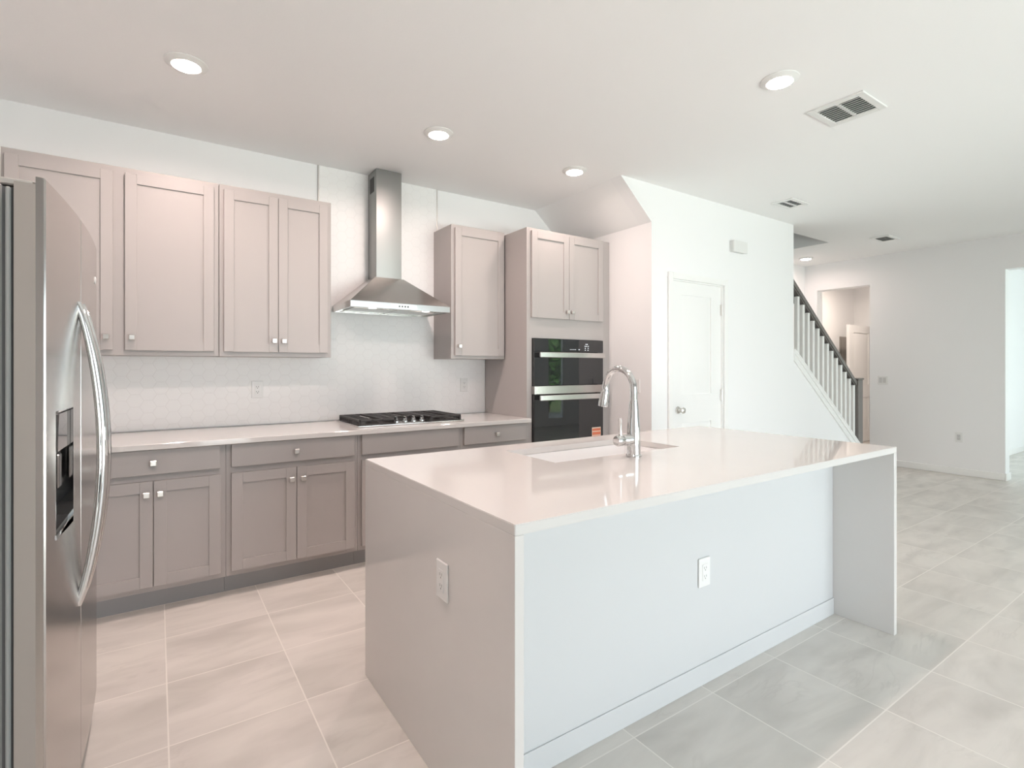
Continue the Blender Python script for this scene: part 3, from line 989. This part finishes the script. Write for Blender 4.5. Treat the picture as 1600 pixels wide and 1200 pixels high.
# ---------------------------------------------------------------- refrigerator
FW, FA = .872, -.0333
t = thing('refrigerator', 'stainless side-by-side refrigerator with bowed handles and dispenser at left edge', 'refrigerator', (-.205, 2.085, 0), FA)
hwid = FW / 2
def fxp(y): return .015 * (1 - (y / hwid) ** 2)
bx('cabinet_body', 'fridge_body', (-.76, -.078, -hwid + .006, hwid - .006, .03, 1.728), t, local=True, bev=.004)
bx('base_grille', 'gasket', (-.10, -.066, -hwid + .02, hwid - .02, .012, .085), t, local=True)
for y in (-hwid + .06, hwid - .06):
    for x in (-.12, -.70):
        MB().lathe([(0, 0), (.02, 0), (.02, .03), (0, .03)], 'Z', (x, y, 0), 14).build('foot', 'black', t, local=True)
DB, DT = .092, 1.752
SPL = -.042       # split between the doors
HY0, HY1, HZa, HZb, HZc = -.352, -.152, .868, 1.000, 1.192   # dispenser


def fridge_door(y0, y1, hole=None):
    m_ = MB()
    r = .003
    xb_ = -.056
    # outline of the section in plan, rounded outer edges, back face straight
    ysn = []
    if hole: cuts = sorted({y0, y1, hole[0], hole[1]})
    else: cuts = [y0, y1]
    prof = [(y0, fxp(y0) - r * 1.4), (y0 + .002, fxp(y0) - .004), (y0 + r, fxp(y0 + r))]
    inner = []
    allc = [c_ for c_ in cuts if y0 + r < c_ < y1 - r]
    base = [y0 + r + (y1 - y0 - 2 * r) * i / 16 for i in range(1, 16)]
    inner = sorted([c_ for c_ in base if all(abs(c_ - k) > .008 for k in allc)] + allc)
    prof += [(y, fxp(y)) for y in inner]
    prof += [(y1 - r, fxp(y1 - r)), (y1 - .002, fxp(y1) - .004), (y1, fxp(y1) - r * 1.4)]
    zs = [DB, DB + .004, DT - .004, DT]
    if hole: zs = [DB, DB + .004, hole[2], hole[3], DT - .004, DT]
    rows = []
    for z in zs:
        off = .004 if z in (DB, DT) else 0.0
        rows.append([m_.bm.verts.new((x - off, y, z)) for y, x in prof])
    for k in range(len(zs) - 1):
        for i in range(len(prof) - 1):
            ya, yb_ = prof[i][0], prof[i + 1][0]
            if hole and zs[k] >= hole[2] - 1e-6 and zs[k + 1] <= hole[3] + 1e-6 and ya >= hole[0] - 1e-6 and yb_ <= hole[1] + 1e-6: continue
            m_.bm.faces.new((rows[k][i], rows[k][i + 1], rows[k + 1][i + 1], rows[k + 1][i]))
    bb_, bt_ = [m_.bm.verts.new((-.018, y, DB)) for y in (y0, y1)], [m_.bm.verts.new((-.018, y, DT)) for y in (y0, y1)]
    m_.bm.faces.new(rows[0][::-1] + [bb_[0], bb_[1]])
    m_.bm.faces.new(rows[-1] + [bt_[1], bt_[0]])
    m_.bm.faces.new([bb_[0]] + [rw_[0] for rw_ in rows] + [bt_[0]])
    m_.bm.faces.new([bb_[1], bt_[1]] + [rw_[-1] for rw_ in rows[::-1]])
    bmesh.ops.recalc_face_normals(m_.bm, faces=m_.bm.faces[:])
    o = m_.build('door', 'fridge', t, local=True, smooth=28)
    if hole:
        in_ = bx('door_liner', 'fridge_side', (xb_, -.0485, y0, y1, DB, DT - .017), o, local=True)
        f_ = MB()
        f_.box(-.0485, -.018, y0, hole[0], DB, DT - .017); f_.box(-.0485, -.018, hole[1], y1, DB, DT - .017)
        f_.box(-.0485, -.018, hole[0], hole[1], DB, hole[2]); f_.box(-.0485, -.018, hole[0], hole[1], hole[3], DT - .017)
        f_.build('door_edge', 'fridge_side', o, local=True)
    else:
        bx('door_edge', 'fridge_side', (xb_, -.018, y0, y1, DB, DT - .017), o, local=True)
    gk = MB()
    gk.box(-.062, xb_, y0 + .010, y1 - .010, DB + .01, DT - .03)
    gk.box(-.078, -.072, y0 + .010, y1 - .010, DB + .01, DT - .03)
    gk.build('gasket', 'gasket', o, local=True)
    bx('gasket_lip', 'rubber_pale', (-.072, -.062, y0 + .003, y1 - .003, DB + .01, DT - .03), o, local=True, bev=.003)
    return o


dl = fridge_door(-hwid, SPL - .0012, (HY0, HY1, HZa, HZc))
dr = fridge_door(SPL + .0012, hwid)
dsp = bx('dispenser_recess', 'blackglass', (-.048, -.044, HY0, HY1, HZa, HZc), dl, local=True)
f_ = MB()
f_.box(-.044, fxp(HY0), HY0, HY0 + .005, HZa, HZc); f_.box(-.044, fxp(HY1), HY1 - .005, HY1, HZa, HZc)
f_.box(-.044, fxp(HY0), HY0, HY1, HZc - .005, HZc)
f_.prism([(HY0, HZa), (HY1, HZa), (HY1, HZa + .012), (HY0, HZa + .012)], 'X', -.044, fxp(HY0) + .002)
f_.build('dispenser_bezel', 'chrome', dl, local=True)
bx('dispenser_controls', 'blackglass', (-.044, fxp(HY0) + .001, HY0 + .006, HY1 - .006, 1.085, HZc - .006), dl, local=True, bev=.003)
bx('dispenser_paddle', 'chrome', (-.040, -.030, -.275, -.230, .95, 1.05), dl, local=True, bev=.003)
bx('drip_tray', 'black', (-.044, .004, HY0 + .006, HY1 - .006, HZa + .0125, HZa + .022), dl, local=True)
for y, p in ((SPL - .036, dl), (SPL + .036, dr)):
    path = []
    for i in range(25):
        s = i / 24
        path.append((fxp(y) - .004 + .060 * (math.sin(math.pi * s) ** .75), y, .60 + .895 * s))
    MB().tube(path, [.011 + .004 * math.sin(math.pi * i / 24) for i in range(25)], n=16, squash=(1.0, .9)).build('handle', 'chrome', p, local=True)
MB().lathe([(0, 0), (.013, 0), (.013, .002), (.011, .003), (0, .003)], 'X', (fxp(.335), .335, 1.618), 24).build('badge', 'plastic', dr, local=True)
for y in (-hwid + .05, hwid - .05):
    hc = MB()
    hc.box(-.13, -.022, y - .035, y + .035, 1.7285, 1.746, bev=.004)
    hc.build('hinge_cover', 'nickel', t, local=True)

# ---------------------------------------------------------------- outlets and switches (built facing -Y at origin)
def outlet(label, loc, rz, gangs=1, kind='outlet', slot='slotlight', face='plastic'):
    """duplex outlet or switch plate facing local -Y"""
    t = thing('wall_outlet' if kind == 'outlet' else 'light_switch', label, 'outlet' if kind == 'outlet' else 'switch', loc, rz, 'wall outlets' if kind == 'outlet' else None)
    w_, h_ = (.074 if gangs == 1 else .118), .118
    bx('cover_plate', 'plastic', (-w_ / 2, w_ / 2, -.007, -.0004, -h_ / 2, h_ / 2), t, local=True, bev=.0025)
    for gi in range(gangs):
        x = (gi - (gangs - 1) / 2) * .046
        if kind == 'outlet':
            r_ = bx('receptacle', face, (x - .0165, x + .0165, -.0092, -.007, -.034, .034), t, local=True, bev=.001)
            s_ = MB()
            for z in (-.019, .015):
                s_.box(x - .0075, x - .005, -.0096, -.0092, z, z + .009)
                s_.box(x + .005, x + .0075, -.0096, -.0092, z, z + .009)
                s_.lathe([(0, -.0096), (.0028, -.0096), (.0028, -.0092), (0, -.0092)], 'Y', (x, 0, z - .005), 10)
            s_.build('slot', slot, r_, local=True)
        else:
            r_ = MB()
            r_.prism([(-.007, -.034), (-.0115, -.034), (-.0085, .034), (-.007, .034)], 'X', x - .0165, x + .0165)
            r_.build('rocker', face, t, local=True)
    return t


outlet('white outlet on backsplash under the two-door upper cabinet', (.580, YB - .0085, 1.148), 0, slot='slot')
outlet('white outlet on backsplash beneath the single-door upper cabinet', (2.226, YB - .0085, 1.150), 0)
outlet('white outlet on the front face of the white island base', (1.862, BY - .0003, .462), 0)
outlet('white outlet on the left quartz end of the island', (IX0 - .0003, 1.455, .648), -R90)
outlet('pale outlet on niche side wall behind the faucet', (XS - .0003, 3.085, 1.145), -R90)
outlet('small pale outlet low on the far wall', (XF - .0003, 2.225, .455), -R90, face='plate_grey')
outlet('pale double switch plate on far wall beside doorway', (XF - .0003, 3.03, 1.132), -R90, gangs=2, kind='switch', face='plate_grey')

# door chime box high on the pantry wall
t = thing('door_chime', 'white chime box mounted high on wall above pantry door', 'door chime', (4.54, YD, 2.45))
bx('chime_base', 'chime_grey', (4.445, 4.650, YD - .030, YD - .0004, 2.388, 2.488), t, bev=.003)
bx('chime_cover', 'plastic', (4.440, 4.655, YD - .052, YD - .030, 2.384, 2.492), t, bev=.004)

# ---------------------------------------------------------------- ceiling lights
def ceiling_light(label, x, y, power=LAMP_POWER, col=LAMP_COL):
    t = thing('ceiling_light', label, 'ceiling light', (x, y, CZ), 0, 'round recessed-style ceiling lights')
    r = MB()
    r.lathe([(.094, -.0003), (.094, -.004), (.080, -.010), (.066, -.017), (.062, -.016), (.062, -.0003), (.094, -.0003)], 'Z', (0, 0, 0), 40)
    r.build('trim_ring', 'plastic', t, local=True)
    l = MB()
    l.lathe([(.0615, -.002), (.0615, -.018), (.052, -.022), (.03, -.0245), (0, -.025)], 'Z', (0, 0, 0), 40)
    l.build('diffuser', 'lens', t, local=True)
    ld_ = bpy.data.lights.new('lamp_light', 'AREA')
    ld_.spread = math.radians(168)
    ld_.shape, ld_.size, ld_.energy, ld_.color = 'DISK', .12, power, col
    lo = bpy.data.objects.new('lamp_light', ld_)
    C.objects.link(lo)
    lo.parent = t
    lo.location = (0, 0, -.027)
    return t


ceiling_light('round ceiling light above the refrigerator, nearest the left cabinets', .119, 3.06)
ceiling_light('round ceiling light in front of the range hood', 1.50, 3.06)
ceiling_light('round ceiling light in front of the tall oven cabinet', 2.65, 3.06, 4.2)
ceiling_light('round ceiling light above the island, beside the large vent', 2.705, 1.49, 3.5)
ceiling_light('small round ceiling light beyond the stairs near doorway', 7.42, 3.72, 4)
ceiling_light('round ceiling light over the near side of the island', 1.45, 1.47, 2.8)
ceiling_light('round ceiling light over the aisle near the refrigerator', .119, 1.47, 14)
ceiling_light('round ceiling light inside the hallway', 9.3, 3.7, 11, (1.0, 0.86, 0.74))


def ceiling_vent(label, x0, x1, y0, y1, halves):
    t = thing('ceiling_vent', label, 'vent', ((x0 + x1) / 2, (y0 + y1) / 2, CZ), 0, 'ceiling air vents')
    z1, z0 = CZ - .0004, CZ - .010
    bwid = .036 if x1 - x0 < .29 else .040
    f = MB()
    f.box(x0, x1, y0, y0 + bwid, z0, z1, bev=.003); f.box(x0, x1, y1 - bwid, y1, z0, z1, bev=.003)
    f.box(x0, x0 + bwid, y0 + bwid, y1 - bwid, z0, z1, bev=.0); f.box(x1 - bwid, x1, y0 + bwid, y1 - bwid, z0, z1)
    ym = (y0 + y1) / 2
    if halves: f.box(x0 + bwid, x1 - bwid, ym - .008, ym + .008, z0, z1)
    f.build('vent_frame', 'plastic', t)
    bx('duct_shade', 'vent_dark', (x0 + bwid, x1 - bwid, y0 + bwid, y1 - bwid, CZ - .0012, CZ - .0004), t)  # dark sheet, paints the shade between the louvres
    s = MB()
    n = 9 if halves == 2 else 6
    for i in range(n):
        x = x0 + bwid + (x1 - x0 - 2 * bwid) * (i + .5) / n
        w = (x1 - x0 - 2 * bwid) / n * .36
        s.hexa([(x + w, y0 + bwid, z1 - .0012), (x + w + .006, y0 + bwid, z1 - .0012), (x + w + .006, y1 - bwid, z1 - .0012), (x + w, y1 - bwid, z1 - .0012)],
               [(x - w * .3, y0 + bwid, z0), (x - w * .3 + .006, y0 + bwid, z0), (x - w * .3 + .006, y1 - bwid, z0), (x - w * .3, y1 - bwid, z0)])
    s.build('louvre', 'plastic', t, smooth=0)
    return t


ceiling_vent('large two-panel louvred vent in the ceiling above the island end', 3.175, 3.49, 1.288, 1.590, 2)
ceiling_vent('small louvred ceiling vent in front of the pantry wall', 4.665, 4.965, 2.455, 2.655, 1)
ceiling_vent('small louvred ceiling vent farthest away, near the far wall', 6.88, 7.20, 2.53, 2.735, 0)
